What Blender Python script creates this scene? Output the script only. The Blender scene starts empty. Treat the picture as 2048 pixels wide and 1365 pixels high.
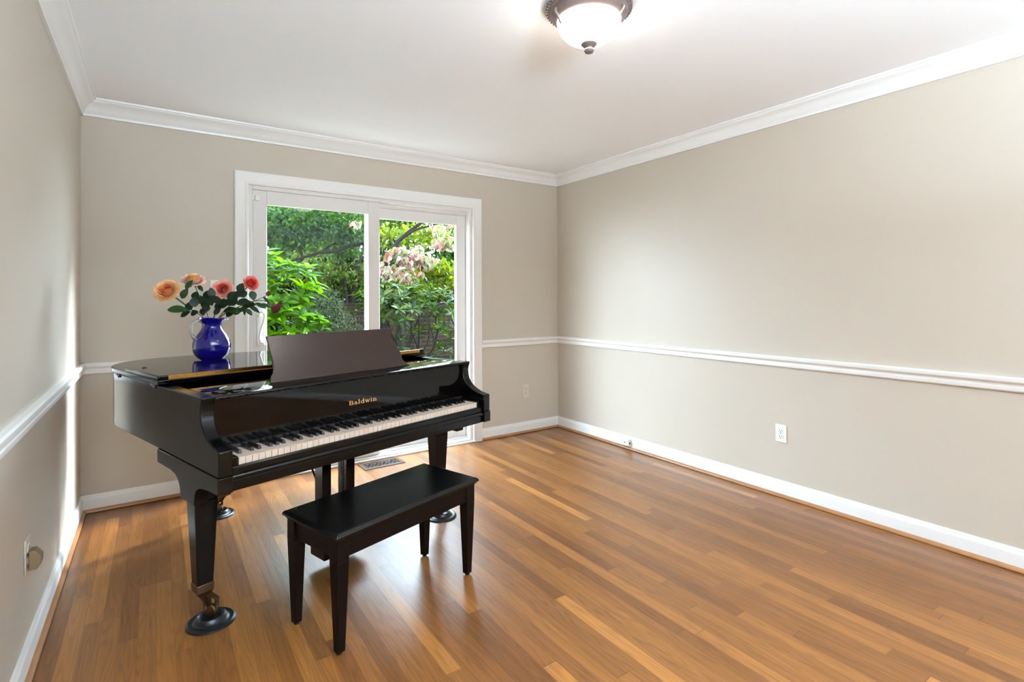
import bpy, bmesh, math, random
from mathutils import Vector, Matrix
random.seed(7)
C = bpy.context.scene.collection
PI = math.pi

# ------------------------------------------------------------ camera
F, PY_ = 1042.869, 589.677
YAW, PITCH, ROLL = -0.59993, 0.006778, -0.00436
CAM = Vector((-3.26266, -3.97725, 1.2590))
def cam_basis():
    f = Vector((-math.sin(YAW)*math.cos(PITCH), math.cos(YAW)*math.cos(PITCH), math.sin(PITCH)))
    r = Vector((math.cos(YAW), math.sin(YAW), 0)); u = r.cross(f)
    return math.cos(ROLL)*r+math.sin(ROLL)*u, -math.sin(ROLL)*r+math.cos(ROLL)*u, f
RV, UV, FV = cam_basis()
def ray(px, py): return FV + RV*((px-1024)/F) - UV*((py-PY_)/F)
def at_y(px, py, Y):
    d = ray(px, py); return CAM + d*((Y-CAM.y)/d.y)
cd = bpy.data.cameras.new('camera'); cam = bpy.data.objects.new('camera', cd); C.objects.link(cam)
cd.sensor_width = 36; cd.lens = F/2048*36; cd.shift_y = (PY_-682.5)/2048; cd.clip_start = .02; cd.clip_end = 200
m = Matrix((RV, UV, -FV)).transposed().to_4x4(); m.translation = CAM; cam.matrix_world = m
bpy.context.scene.camera = cam

# ------------------------------------------------------------ materials
def S(r, g, b):
    f = lambda c: (c/255/12.92) if c/255 <= .04045 else ((c/255+.055)/1.055)**2.4
    return (f(r), f(g), f(b), 1)
class NT:
    def __init__(s, name):
        s.m = bpy.data.materials.new(name); s.m.use_nodes = True; s.t = s.m.node_tree
        s.p = s.t.nodes['Principled BSDF']; s.out = s.t.nodes['Material Output']
    def n(s, typ, **k):
        nd = s.t.nodes.new(typ)
        for a, v in k.items(): setattr(nd, a, v)
        return nd
    def l(s, a, b): s.t.links.new(a, b)
    def math(s, op, a, b=None, c=None):
        nd = s.n('ShaderNodeMath', operation=op)
        for i, x in enumerate((a, b, c)):
            if x is None: continue
            if isinstance(x, (int, float)): nd.inputs[i].default_value = x
            else: s.l(x, nd.inputs[i])
        return nd.outputs[0]
def plain(name, col, rough=.5, metal=0, spec=.5, coat=0, noise=0, nscale=30, bump=0, bscale=200, coat_rough=.05):
    t = NT(name); p = t.p
    p.inputs['Base Color'].default_value = col; p.inputs['Roughness'].default_value = rough
    p.inputs['Metallic'].default_value = metal; p.inputs['Specular IOR Level'].default_value = spec
    p.inputs['Coat Weight'].default_value = coat; p.inputs['Coat Roughness'].default_value = coat_rough
    tc = t.n('ShaderNodeTexCoord')
    nz = t.n('ShaderNodeTexNoise'); nz.inputs['Scale'].default_value = nscale; nz.inputs['Detail'].default_value = 4
    t.l(tc.outputs['Object'], nz.inputs['Vector'])
    mx = t.n('ShaderNodeMix', data_type='RGBA', blend_type='MIX')
    k = noise
    mx.inputs['A'].default_value = tuple(c*(1-k) for c in col[:3])+(1,)
    mx.inputs['B'].default_value = tuple(min(1, c*(1+k)) for c in col[:3])+(1,)
    t.l(nz.outputs['Fac'], mx.inputs['Factor']); t.l(mx.outputs['Result'], p.inputs['Base Color'])
    if bump:
        nb = t.n('ShaderNodeTexNoise'); nb.inputs['Scale'].default_value = bscale
        t.l(tc.outputs['Object'], nb.inputs['Vector'])
        b = t.n('ShaderNodeBump'); b.inputs['Strength'].default_value = bump; b.inputs['Distance'].default_value = .001
        t.l(nb.outputs['Fac'], b.inputs['Height']); t.l(b.outputs['Normal'], p.inputs['Normal'])
    return t.m
M = {}
M['wall'] = plain('wall_paint', S(195, 185, 171), .42, spec=.4, noise=.015, nscale=3, bump=.12, bscale=350)
M['ceiling'] = plain('ceiling_paint', S(249, 250, 252), .8, spec=.2, noise=.01, nscale=4, bump=.1, bscale=300)
M['trim'] = plain('white_trim_paint', S(236, 235, 233), .3, noise=.01, nscale=8)
M['vinyl'] = plain('white_vinyl', S(228, 225, 222), .4, spec=.35, noise=.01, nscale=8)
M['plastic'] = plain('white_plastic', S(236, 233, 226), .35, noise=.01)
M['beige_plastic'] = plain('beige_plastic', S(205, 196, 180), .4, noise=.02)
M['slot'] = plain('slot_black', S(40, 38, 36), .6)
M['ebony'] = plain('ebony_lacquer', S(5, 5, 5), .16, spec=.25, coat=0, noise=.2, nscale=6, coat_rough=.03)
M['ebony_gloss'] = plain('ebony_polished', S(4, 3, 3), .05, spec=.27, coat=0, noise=.1, coat_rough=.01)
M['ebony_satin'] = plain('ebony_satin', S(12, 10, 10), .3, spec=.5, noise=.2, nscale=8)
M['case_inside'] = plain('case_inside_black', S(14, 12, 11), .5)
M['bench'] = plain('bench_dark_lacquer', S(6, 6, 7), .27, spec=.32, noise=.3, nscale=5, bump=.05, bscale=60)
M['bench_side'] = plain('bench_mahogany_lacquer', S(9, 4, 3), .38, spec=.16, noise=.3, nscale=8)
M['desk'] = plain('music_desk_brown', S(36, 20, 14), .27, spec=.55, noise=.2, nscale=14, bump=.05, bscale=40)
M['ivory'] = plain('ivory_keytop', S(218, 200, 184), .22, noise=.015, nscale=40)
M['keyblack'] = plain('ebony_key', S(14, 12, 12), .2, spec=.6)
M['brass'] = plain('brass', S(176, 128, 66), .3, metal=1, noise=.15, nscale=60)
M['old_brass'] = plain('tarnished_brass', S(98, 76, 54), .35, metal=.9, noise=.3, nscale=40)
M['gold_leaf'] = plain('gold_lettering', S(214, 158, 104), .35, metal=.4)
M['plate'] = plain('bronze_iron_plate', S(120, 86, 44), .4, metal=.6, noise=.1)
M['coaster'] = plain('dark_caster_cup', S(22, 22, 24), .32, spec=.35, noise=.2)
M['steel'] = plain('steel', S(120, 120, 122), .3, metal=1)
M['fixture'] = plain('aged_bronze', S(120, 104, 100), .42, metal=.35, noise=.25, nscale=25)
M['register'] = plain('brown_register_metal', S(74, 54, 42), .6, spec=.12, noise=.15, nscale=40)
M['dark'] = plain('duct_dark', S(30, 24, 20), .7)
M['adapter'] = plain('brown_adapter_plastic', S(112, 92, 68), .4, spec=.25, noise=.05)
M['felt'] = plain('red_felt', S(80, 20, 22), .9)
M['petal_peach'] = plain('petal_peach', S(250, 200, 146), .55, spec=.2, noise=.08, nscale=40)
M['petal_peach_in'] = plain('petal_apricot', S(242, 158, 108), .55, spec=.2, noise=.1, nscale=40)
M['petal_blush'] = plain('petal_blush', S(250, 212, 196), .55, spec=.2, noise=.1, nscale=40)
M['petal_yellow_in'] = plain('petal_gold', S(242, 180, 92), .55, noise=.1, nscale=40)
M['petal_pink'] = plain('petal_pink', S(248, 184, 166), .55, spec=.2, noise=.1, nscale=40)
M['petal_pink_in'] = plain('petal_rose', S(236, 112, 104), .55, spec=.2, noise=.1, nscale=40)
M['petal_coral'] = plain('petal_coral', S(240, 134, 120), .55, spec=.2, noise=.1, nscale=40)
M['petal_coral_in'] = plain('petal_red_coral', S(230, 76, 80), .55, spec=.2, noise=.1, nscale=40)
M['rose_leaf'] = plain('rose_leaf', S(30, 58, 22), .45, spec=.3, noise=.3, nscale=30)
M['rose_leaf_dark'] = plain('rose_leaf_dark', S(17, 36, 16), .45, spec=.25, noise=.3, nscale=30)
M['rose_leaf_red'] = plain('rose_leaf_red', S(84, 32, 28), .45, spec=.25, noise=.3, nscale=30)
M['rose_stem'] = plain('rose_stem', S(66, 62, 36), .5, noise=.2)
M['bark'] = plain('bark', S(20, 17, 15), .9, spec=.04, noise=.4, nscale=14, bump=.6, bscale=30)
M['bark_light'] = plain('bark_grey', S(80, 70, 60), .9, noise=.3, nscale=14)
M['mulch'] = plain('mulch_ground', S(24, 18, 14), .95, spec=.02, noise=.6, nscale=26, bump=1, bscale=50)
M['stone'] = plain('patio_stone', S(150, 144, 134), .85, noise=.2, nscale=6)

def mat_glass(name, tint=(1, 1, 1, 1), refl=.4):
    t = NT(name); t.t.nodes.remove(t.p)
    ge = t.n('ShaderNodeNewGeometry'); dt = t.n('ShaderNodeVectorMath', operation='DOT_PRODUCT')
    t.l(ge.outputs['Normal'], dt.inputs[0]); t.l(ge.outputs['Incoming'], dt.inputs[1])
    sch = t.math('ADD', t.math('MULTIPLY', t.math('POWER', t.math('SUBTRACT', 1.0, t.math('MINIMUM', t.math('ABSOLUTE', dt.outputs['Value']), 1.0)), 5.0), .98), .02)
    tr = t.n('ShaderNodeBsdfTransparent'); tr.inputs['Color'].default_value = tint
    gl = t.n('ShaderNodeBsdfGlossy'); gl.inputs['Roughness'].default_value = .01
    mx = t.n('ShaderNodeMixShader'); t.l(t.math('MULTIPLY', sch, refl), mx.inputs[0])
    t.l(tr.outputs[0], mx.inputs[1]); t.l(gl.outputs[0], mx.inputs[2]); t.l(mx.outputs[0], t.out.inputs[0])
    return t.m
M['glass'] = mat_glass('window_glass', (.97, .985, .98, 1))
def mat_vase():
    t = NT('cobalt_glass'); p = t.p
    p.inputs['Base Color'].default_value = (.009, .004, .30, 1); p.inputs['Roughness'].default_value = .04
    p.inputs['Transmission Weight'].default_value = .55; p.inputs['IOR'].default_value = 1.45
    p.inputs['Coat Weight'].default_value = .5
    return t.m
M['cobalt'] = mat_vase()
def mat_clear():
    t = NT('clear_glass'); p = t.p
    p.inputs['Base Color'].default_value = (.92, .97, .95, 1); p.inputs['Roughness'].default_value = .03
    p.inputs['Transmission Weight'].default_value = .9; p.inputs['IOR'].default_value = 1.45
    return t.m
M['clear'] = mat_clear()
def mat_emit(name, col, st, base=(1, 1, 1, 1)):
    t = NT(name); p = t.p
    p.inputs['Base Color'].default_value = base; p.inputs['Emission Color'].default_value = col
    p.inputs['Emission Strength'].default_value = st; p.inputs['Roughness'].default_value = .3
    return t.m
M['bowl'] = mat_emit('lit_alabaster_glass', (1, .94, .87, 1), 19)

def mat_floor():
    t = NT('oak_strip_floor'); p = t.p; BW = .0572
    tc = t.n('ShaderNodeTexCoord'); sp = t.n('ShaderNodeSeparateXYZ'); t.l(tc.outputs['Object'], sp.inputs[0])
    x = t.math('DIVIDE', sp.outputs['X'], BW); i = t.math('FLOOR', x); fx = t.math('FRACT', x)
    wn = t.n('ShaderNodeTexWhiteNoise', noise_dimensions='1D'); t.l(i, wn.inputs['W'])
    ll = t.math('ADD', t.math('MULTIPLY', wn.outputs['Value'], .8), .8)      # board length differs by row
    w2 = t.n('ShaderNodeTexWhiteNoise', noise_dimensions='1D'); t.l(t.math('ADD', i, 71.3), w2.inputs['W'])
    yy = t.math('ADD', t.math('DIVIDE', sp.outputs['Y'], ll), t.math('MULTIPLY', w2.outputs['Value'], 9.0))
    j = t.math('FLOOR', yy); fy = t.math('FRACT', yy)
    cb = t.n('ShaderNodeCombineXYZ'); t.l(i, cb.inputs[0]); t.l(j, cb.inputs[1])
    w3 = t.n('ShaderNodeTexWhiteNoise', noise_dimensions='3D'); t.l(cb.outputs[0], w3.inputs['Vector'])
    cr = t.n('ShaderNodeValToRGB'); e = cr.color_ramp.elements
    e[0].position = 0; e[0].color = S(103, 62, 29); e[1].position = 1; e[1].color = S(166, 110, 54)
    for pos, c in ((.08, S(110, 67, 31)), (.35, S(123, 77, 37)), (.70, S(132, 84, 40)), (.92, S(144, 93, 45))):
        q = e.new(pos); q.color = c
    t.l(w3.outputs['Value'], cr.inputs[0])
    # grain: fine streaks plus cathedral waves, moved per board
    gv = t.n('ShaderNodeCombineXYZ')
    t.l(t.math('ADD', t.math('MULTIPLY', sp.outputs['X'], 70), t.math('MULTIPLY', w3.outputs['Value'], 93)), gv.inputs[0])
    t.l(t.math('MULTIPLY', sp.outputs['Y'], 2.6), gv.inputs[1]); t.l(t.math('MULTIPLY', w3.outputs['Value'], 40), gv.inputs[2])
    n1 = t.n('ShaderNodeTexNoise'); n1.inputs['Scale'].default_value = 1; n1.inputs['Detail'].default_value = 5; n1.inputs['Roughness'].default_value = .6
    t.l(gv.outputs[0], n1.inputs['Vector'])
    g2 = t.n('ShaderNodeCombineXYZ')
    t.l(t.math('ADD', t.math('MULTIPLY', sp.outputs['X'], 22), t.math('MULTIPLY', w3.outputs['Value'], 57)), g2.inputs[0])
    t.l(t.math('MULTIPLY', sp.outputs['Y'], 1.5), g2.inputs[1]); t.l(t.math('MULTIPLY', w3.outputs['Value'], 31), g2.inputs[2])
    n2 = t.n('ShaderNodeTexNoise'); n2.inputs['Scale'].default_value = 1; n2.inputs['Detail'].default_value = 1
    t.l(g2.outputs[0], n2.inputs['Vector'])
    rings = t.math('SINE', t.math('MULTIPLY', n2.outputs['Fac'], 62))
    rings = t.math('POWER', t.math('ADD', t.math('MULTIPLY', rings, .5), .5), 2.2)
    dark = t.math('ADD', t.math('MULTIPLY', t.math('SUBTRACT', n1.outputs['Fac'], .5), .7), t.math('MULTIPLY', rings, -.22))
    val = t.math('ADD', dark, 1.03)
    # large soft tonal drift
    n3 = t.n('ShaderNodeTexNoise'); n3.inputs['Scale'].default_value = 1.3; n3.inputs['Detail'].default_value = 2; t.l(tc.outputs['Object'], n3.inputs['Vector'])
    val = t.math('MULTIPLY', val, t.math('ADD', t.math('MULTIPLY', n3.outputs['Fac'], .16), .92))
    gap = t.math('MAXIMUM', t.math('GREATER_THAN', t.math('ABSOLUTE', t.math('SUBTRACT', fx, .5)), .488),
                 t.math('LESS_THAN', fy, .0022))
    val = t.math('MULTIPLY', val, t.math('SUBTRACT', 1, t.math('MULTIPLY', gap, .42)))
    vm = t.n('ShaderNodeVectorMath', operation='SCALE'); t.l(cr.outputs[0], vm.inputs[0]); t.l(val, vm.inputs['Scale'])
    t.l(vm.outputs[0], p.inputs['Base Color'])
    p.inputs['Roughness'].default_value = .27; p.inputs['Specular IOR Level'].default_value = .5
    t.l(t.math('ADD', t.math('MULTIPLY', n3.outputs['Fac'], .10), .27), p.inputs['Roughness'])
    b = t.n('ShaderNodeBump'); b.inputs['Strength'].default_value = .05; b.inputs['Distance'].default_value = .001
    t.l(t.math('SUBTRACT', n1.outputs['Fac'], t.math('MULTIPLY', gap, 1.0)), b.inputs['Height']); t.l(b.outputs[0], p.inputs['Normal'])
    return t.m
M['floor'] = mat_floor()
M['shoe'] = plain('oak_shoe_moulding', S(150, 104, 66), .35, noise=.2, nscale=12)
def mat_brick():
    t = NT('brown_brick'); p = t.p; tc = t.n('ShaderNodeTexCoord'); mp = t.n('ShaderNodeMapping')
    mp.inputs['Rotation'].default_value = (PI/2, 0, 0); t.l(tc.outputs['Object'], mp.inputs[0])
    b = t.n('ShaderNodeTexBrick'); b.inputs['Scale'].default_value = 1; b.inputs['Brick Width'].default_value = .21; b.inputs['Row Height'].default_value = .075
    b.inputs['Mortar Size'].default_value = .006
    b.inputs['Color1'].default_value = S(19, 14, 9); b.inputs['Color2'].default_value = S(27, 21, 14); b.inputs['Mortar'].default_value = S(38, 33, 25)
    t.l(mp.outputs[0], b.inputs[0]); t.l(b.outputs['Color'], p.inputs['Base Color']); p.inputs['Roughness'].default_value = .9; p.inputs['Specular IOR Level'].default_value = .02
    return t.m
M['brick'] = mat_brick()
def mat_leaf(name, cols, trans=.4, rough=.4, k=.155, warm=.6):
    k = k*.78
    cols = [(c[0]*k*(1.12 if warm < .7 else 1), c[1]*k, c[2]*k*warm)+(1,) for c in cols]
    t = NT(name); p = t.p; g = t.n('ShaderNodeNewGeometry'); cr = t.n('ShaderNodeValToRGB'); e = cr.color_ramp.elements
    e[0].color = cols[0]; e[1].color = cols[-1]
    for k, c in enumerate(cols[1:-1]): q = e.new((k+1)/(len(cols)-1)); q.color = c
    t.l(g.outputs['Random Per Island'], cr.inputs[0]); t.l(cr.outputs[0], p.inputs['Base Color']); p.inputs['Roughness'].default_value = rough; p.inputs['Specular IOR Level'].default_value = .06
    tl = t.n('ShaderNodeBsdfTranslucent'); hs = t.n('ShaderNodeHueSaturation'); hs.inputs['Saturation'].default_value = 1.15; hs.inputs['Value'].default_value = 1.5
    t.l(cr.outputs[0], hs.inputs['Color']); t.l(hs.outputs[0], tl.inputs[0])
    mx = t.n('ShaderNodeMixShader'); mx.inputs[0].default_value = trans
    t.l(p.outputs[0], mx.inputs[1]); t.l(tl.outputs[0], mx.inputs[2]); t.l(mx.outputs[0], t.out.inputs[0])
    return t.m
M['lf_laurel'] = mat_leaf('laurel_leaf', [S(58, 118, 12), S(92, 160, 14), S(124, 186, 20), S(44, 96, 20)], .5, .25, .30)
M['lf_rhodo'] = mat_leaf('rhododendron_leaf', [S(46, 92, 30), S(84, 136, 40), S(128, 160, 60), S(30, 64, 30)], .3, .25, .15)
M['lf_pink'] = mat_leaf('dogwood_pink_leaf', [S(226, 150, 140), S(222, 190, 176), S(206, 206, 180), S(168, 178, 120), S(232, 168, 160), S(214, 110, 100)], .35, .35, .20, .85)
M['lf_yellow'] = mat_leaf('dogwood_yellow_green_leaf', [S(150, 176, 46), S(120, 160, 50), S(176, 190, 80), S(90, 130, 40)], .45, .35, .22)
M['lf_maple'] = mat_leaf('maple_leaf', [S(54, 104, 50), S(86, 140, 56), S(60, 116, 80), S(112, 160, 60), S(40, 84, 44)], .45, .4, .19)
M['lf_lime'] = mat_leaf('lime_leaf', [S(96, 136, 36), S(120, 156, 44), S(72, 112, 34), S(140, 164, 66)], .5, .4, .2)
M['lf_grey'] = mat_leaf('grey_green_leaf', [S(76, 108, 76), S(96, 126, 92), S(56, 88, 60), S(120, 144, 110)], .3, .5)
M['lf_dark'] = mat_leaf('dark_leaf', [S(34, 64, 30), S(50, 86, 36), S(68, 104, 40), S(90, 124, 46)], .4, .5, .14)

# ------------------------------------------------------------ mesh helper
class MB:
    def __init__(s): s.v = []; s.f = []; s.mi = []
    def add(s, vs, fs, mi=0):
        n = len(s.v); s.v += [tuple(v) for v in vs]
        for f in fs: s.f.append(tuple(i+n for i in f)); s.mi.append(mi)
        return s
    def box(s, x0, y0, z0, x1, y1, z1, mi=0):
        v = [(x, y, z) for x in (x0, x1) for y in (y0, y1) for z in (z0, z1)]
        return s.add(v, [(0, 1, 3, 2), (4, 6, 7, 5), (0, 4, 5, 1), (2, 3, 7, 6), (0, 2, 6, 4), (1, 5, 7, 3)], mi)
    def frus(s, c0, h0, c1, h1, mi=0):      # square taper: centre and half sizes at each end
        v = []
        for c, h in ((c0, h0), (c1, h1)):
            v += [(c[0]+a*h[0], c[1]+b*h[1], c[2]) for a, b in ((-1, -1), (1, -1), (1, 1), (-1, 1))]
        return s.add(v, [(3, 2, 1, 0), (4, 5, 6, 7), (0, 1, 5, 4), (1, 2, 6, 5), (2, 3, 7, 6), (3, 0, 4, 7)], mi)
    def prism(s, poly, fn, a, b, mi=0):      # poly of 2-D points, fn(p, t) -> 3-D, from t=a to t=b
        n = len(poly); v = [fn(p, a) for p in poly]+[fn(p, b) for p in poly]
        f = [tuple(range(n)), tuple(range(2*n-1, n-1, -1))]+[(i, i+n, (i+1) % n+n, (i+1) % n) for i in range(n)]
        return s.add(v, f, mi)
    def lathe(s, prof, o=(0, 0, 0), n=32, closed=False, mi=0):
        v = []; f = []; k = len(prof)
        for i in range(n):
            a = 2*PI*i/n
            v += [(o[0]+r*math.cos(a), o[1]+r*math.sin(a), o[2]+z) for r, z in prof]
        for i in range(n):
            for j in range(k if closed else k-1):
                a, b = i*k+j, i*k+(j+1) % k; c, d = ((i+1) % n)*k+(j+1) % k, ((i+1) % n)*k+j
                f.append((a, d, c, b))
        return s.add(v, f, mi)
    def tube(s, pts, rad, n=8, mi=0):
        pts = [Vector(p) for p in pts]; v = []; f = []; k = len(pts)
        up = Vector((0, 0, 1)); prev = None
        for i, p in enumerate(pts):
            d = (pts[min(i+1, k-1)]-pts[max(i-1, 0)]).normalized()
            if prev is None: prev = d.orthogonal().normalized()
            prev = (prev-d*prev.dot(d)).normalized(); q = d.cross(prev)
            r = rad[i] if isinstance(rad, (list, tuple)) else rad
            v += [p+(prev*math.cos(2*PI*j/n)+q*math.sin(2*PI*j/n))*r for j in range(n)]
        for i in range(k-1):
            for j in range(n): f.append((i*n+j, i*n+(j+1) % n, (i+1)*n+(j+1) % n, (i+1)*n+j))
        f += [tuple(range(n-1, -1, -1)), tuple(range((k-1)*n, k*n))]
        return s.add(v, f, mi)
    def build(s, name, mats, parent=None, bevel=0, sharp=32, seg=2, loc=None, fixn=True):
        me = bpy.data.meshes.new(name); me.from_pydata(s.v, [], s.f)
        mats = mats if isinstance(mats, (list, tuple)) else [mats]
        for q in mats: me.materials.append(q)
        if any(s.mi): me.polygons.foreach_set('material_index', s.mi)
        if fixn:
            bm = bmesh.new(); bm.from_mesh(me); bmesh.ops.recalc_face_normals(bm, faces=bm.faces)
            for f_ in bm.faces: f_.smooth = True
            for e in bm.edges:
                if len(e.link_faces) == 2 and e.calc_face_angle(0) > math.radians(sharp): e.smooth = False
            bm.to_mesh(me); bm.free()
        me.update()
        o = bpy.data.objects.new(name, me); C.objects.link(o)
        if parent: o.parent = parent
        if loc: o.location = loc
        if bevel:
            b = o.modifiers.new('bevel', 'BEVEL'); b.width = bevel; b.segments = seg; b.limit_method = 'ANGLE'; b.angle_limit = math.radians(35)
            b.harden_normals = False
        return o
def tag(o, label=None, cat=None, group=None, kind=None):
    if label: o['label'] = label
    if cat: o['category'] = cat
    if group: o['group'] = group
    if kind: o['kind'] = kind
    return o
def empty(name, loc=(0, 0, 0), rz=0, **k):
    o = bpy.data.objects.new(name, None); C.objects.link(o); o.location = loc; o.rotation_euler = (0, 0, rz); o.empty_display_size = .1
    return tag(o, **k)
def struct(o, label=None): o['kind'] = 'structure'; 
def sstruct(o, label):
    o['kind'] = 'structure'; o['label'] = label; return o

# ------------------------------------------------------------ room
W = 3.627; H = 2.45; YR = -6.4
DX0, DX1, DZ = -2.735, -0.963, 2.05
sstruct(MB().box(-W-.15, YR-.15, -.12, .15, .16, 0).build('floor', M['floor']), 'honey oak strip floor')
sstruct(MB().box(-W-.15, YR-.15, H, .15, .16, H+.12).build('ceiling', M['ceiling']), 'flat white ceiling')
b = MB().box(-W-.15, 0, 0, DX0, .15, H).box(DX1, 0, 0, .15, .15, H).box(DX0, 0, DZ, DX1, .15, H)
sstruct(b.build('wall_back', M['wall']), 'greige wall with the sliding glass door')
sstruct(MB().box(-W-.15, YR, 0, -W, 0, H).build('wall_left', M['wall']), 'greige wall at the left edge')
sstruct(MB().box(0, YR, 0, .15, 0, H).build('wall_right', M['wall']), 'long greige wall on the right')
sstruct(MB().box(-W, YR-.15, 0, 0, YR, H).build('wall_rear', M['wall']), 'greige wall behind the viewer')

def mould(name, prof, p0, p1, inward, mat, label):
    """profile (out, z) extruded from p0 to p1 along a wall; inward = unit vector into the room"""
    d = Vector((p1[0]-p0[0], p1[1]-p0[1], 0)); n = Vector((inward[0], inward[1], 0)); p0 = Vector((p0[0], p0[1], 0))
    return sstruct(MB().prism(prof, lambda q, t: p0+d*t+n*q[0]+Vector((0, 0, q[1])), 0, 1).build(name, mat, sharp=28), label)
crown = [(0, 2.352), (.012, 2.352), (.014, 2.362), (.010, 2.366), (.014, 2.372), (.022, 2.380), (.028, 2.394), (.038, 2.409), (.052, 2.421), (.064, 2.427), (.068, 2.432), (.068, 2.437), (.076, 2.440), (.078, 2.4505), (0, 2.4505)]
base = [(0, 0), (.014, 0), (.014, .075), (.012, .083), (.008, .088), (.007, .096), (.004, .102), (0, .102)]
shoe = [(.014, .0035), (.030, .0035), (.030, .008), (.028, .012), (.024, .017), (.019, .020), (.014, .021)]
rail = [(0, .817), (.012, .818), (.016, .824), (.016, .838), (.012, .842), (.012, .850), (.020, .856), (.026, .864), (.026, .878), (.020, .885), (0, .885)]
walls = {'left': ((-W, YR), (-W, 0), (1, 0)), 'right': ((0, YR), (0, 0), (-1, 0)), 'back': ((-W, 0), (0, 0), (0, -1)), 'rear': ((-W, YR), (0, YR), (0, 1))}
n = 1
for side, (a, c, iw) in walls.items():
    mould('trim_%d' % n, crown, a, c, iw, M['trim'], 'white crown moulding on the %s wall' % side); n += 1
    segs = [(a, c)] if side != 'back' else [((-W, 0), (-2.82, 0)), ((-.876, 0), (0, 0))]
    for k, (s0, s1) in enumerate(segs):
        sfx = side if len(segs) == 1 else side+('_left' if k == 0 else '_right')
        if side != 'rear':
            mould('trim_%d' % n, rail, s0, s1, iw, M['trim'], 'white chair rail on the %s wall' % sfx.replace('_', ' ')); n += 1
        mould('baseboard_'+sfx, base, s0, s1, iw, M['trim'], 'white baseboard on the %s wall' % sfx.replace('_', ' '))
        mould('trim_%d' % n, shoe, s0, s1, iw, M['shoe'], 'oak shoe moulding on the %s wall' % sfx.replace('_', ' ')); n += 1

# ------------------------------------------------------------ sliding door
door = sstruct(empty('door_1', (DX0, 0, 0)), 'white two-panel sliding glass door'); door.location = (0, 0, 0)
cas = [(0, 0), (0, .012), (.006, .016), (.016, .016), (.022, .013), (.040, .015), (.052, .019), (.070, .021), (.080, .021), (.086, .018), (.086, 0)]
v = []; k = len(cas)
for (w_, t_) in cas: v += [(DX0-w_, -t_, 0), (DX0-w_, -t_, DZ+w_), (DX1+w_, -t_, DZ+w_), (DX1+w_, -t_, 0)]
f = [(i*4+j, ((i+1) % k)*4+j, ((i+1) % k)*4+j+1, i*4+j+1) for i in range(k) for j in range(3)]
f += [tuple(i*4 for i in range(k)), tuple(i*4+3 for i in range(k))]
MB().add(v, f).build('door_casing', M['trim'], door, sharp=25)
def ring(x0, x1, z0, z1, y0, y1, l, r, t, bt):
    q = MB().box(x0, y0, z0, x0+l, y1, z1).box(x1-r, y0, z0, x1, y1, z1).box(x0+l, y0, z1-t, x1-r, y1, z1).box(x0+l, y0, z0, x1-r, y1, z0+bt)
    return q
fr = ring(DX0, DX1, 0, DZ, .004, .148, .026, .026, .028, .028)
fr.box(DX0+.026, .060, DZ-.05, DX1-.026, .070, DZ-.028).box(DX0+.026, .060, .028, DX1-.026, .068, .045)
fr.box(DX0+.026, .071, DZ-.060, DX1-.026, .148, DZ-.028)
fr.build('door_frame', M['vinyl'], door, bevel=.002)
MB().box(DX0-.02, -.022, 0, DX1+.02, .004, .012).build('threshold', M['vinyl'], door, bevel=.002)
p1 = ring(DX0+.028, -1.797, .030, DZ-.028, .018, .056, .092, .092, .098, .10); P1 = p1.build('sliding_panel', M['vinyl'], door, bevel=.003)
MB().box(DX0+.118, .034, .128, -1.887, .040, DZ-.124).build('glass_pane', M['glass'], P1)
p2 = ring(-1.889, DX1-.028, .030, DZ-.061, .076, .114, .085, .09, .085, .085); P2 = p2.build('fixed_panel', M['vinyl'], door, bevel=.003)
MB().box(-1.806, .092, .113, DX1-.116, .098, DZ-.144).build('glass_pane', M['glass'], P2)
hx = -2.656; MB().box(hx-.026, .008, .935, hx+.026, .018, 1.195).build('handle_plate', M['vinyl'], P1, bevel=.008)
hp = []
for i in range(25):
    t = i/24; z = 1.165-t*.205
    x = hx+.016*math.sin(PI*(1-t)*1.0)*(1 if t < 2 else -1)+(-.020*math.cos(PI*t) if True else 0)*.0
    x = hx + (.018*math.sin(2*PI*(.5-t)*-.62+.25))
    y = .008-.032*math.sin(PI*min(1, max(0, t)))**.6 if 0 < t < 1 else .008
    hp.append((x, y, z))
hp = [(hx-.014, .008, 1.140), (hx-.016, -.012, 1.155), (hx-.008, -.022, 1.170), (hx+.006, -.026, 1.172), (hx+.017, -.028, 1.156), (hx+.018, -.028, 1.132), (hx+.010, -.028, 1.095),
      (hx-.004, -.028, 1.055), (hx-.013, -.028, 1.018), (hx-.014, -.026, .988), (hx-.006, -.022, .966), (hx+.004, -.012, .960), (hx+.004, .008, .962)]
MB().tube(hp, .0075, 8).build('door_handle', M['vinyl'], P1)
MB().box(-2.712, .002, 1.945, -2.698, .018, 1.985).box(-2.692, -.0, 1.945, -2.664, .018, 1.982).build('alarm_contact', M['plastic'], P1, bevel=.002)

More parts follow.
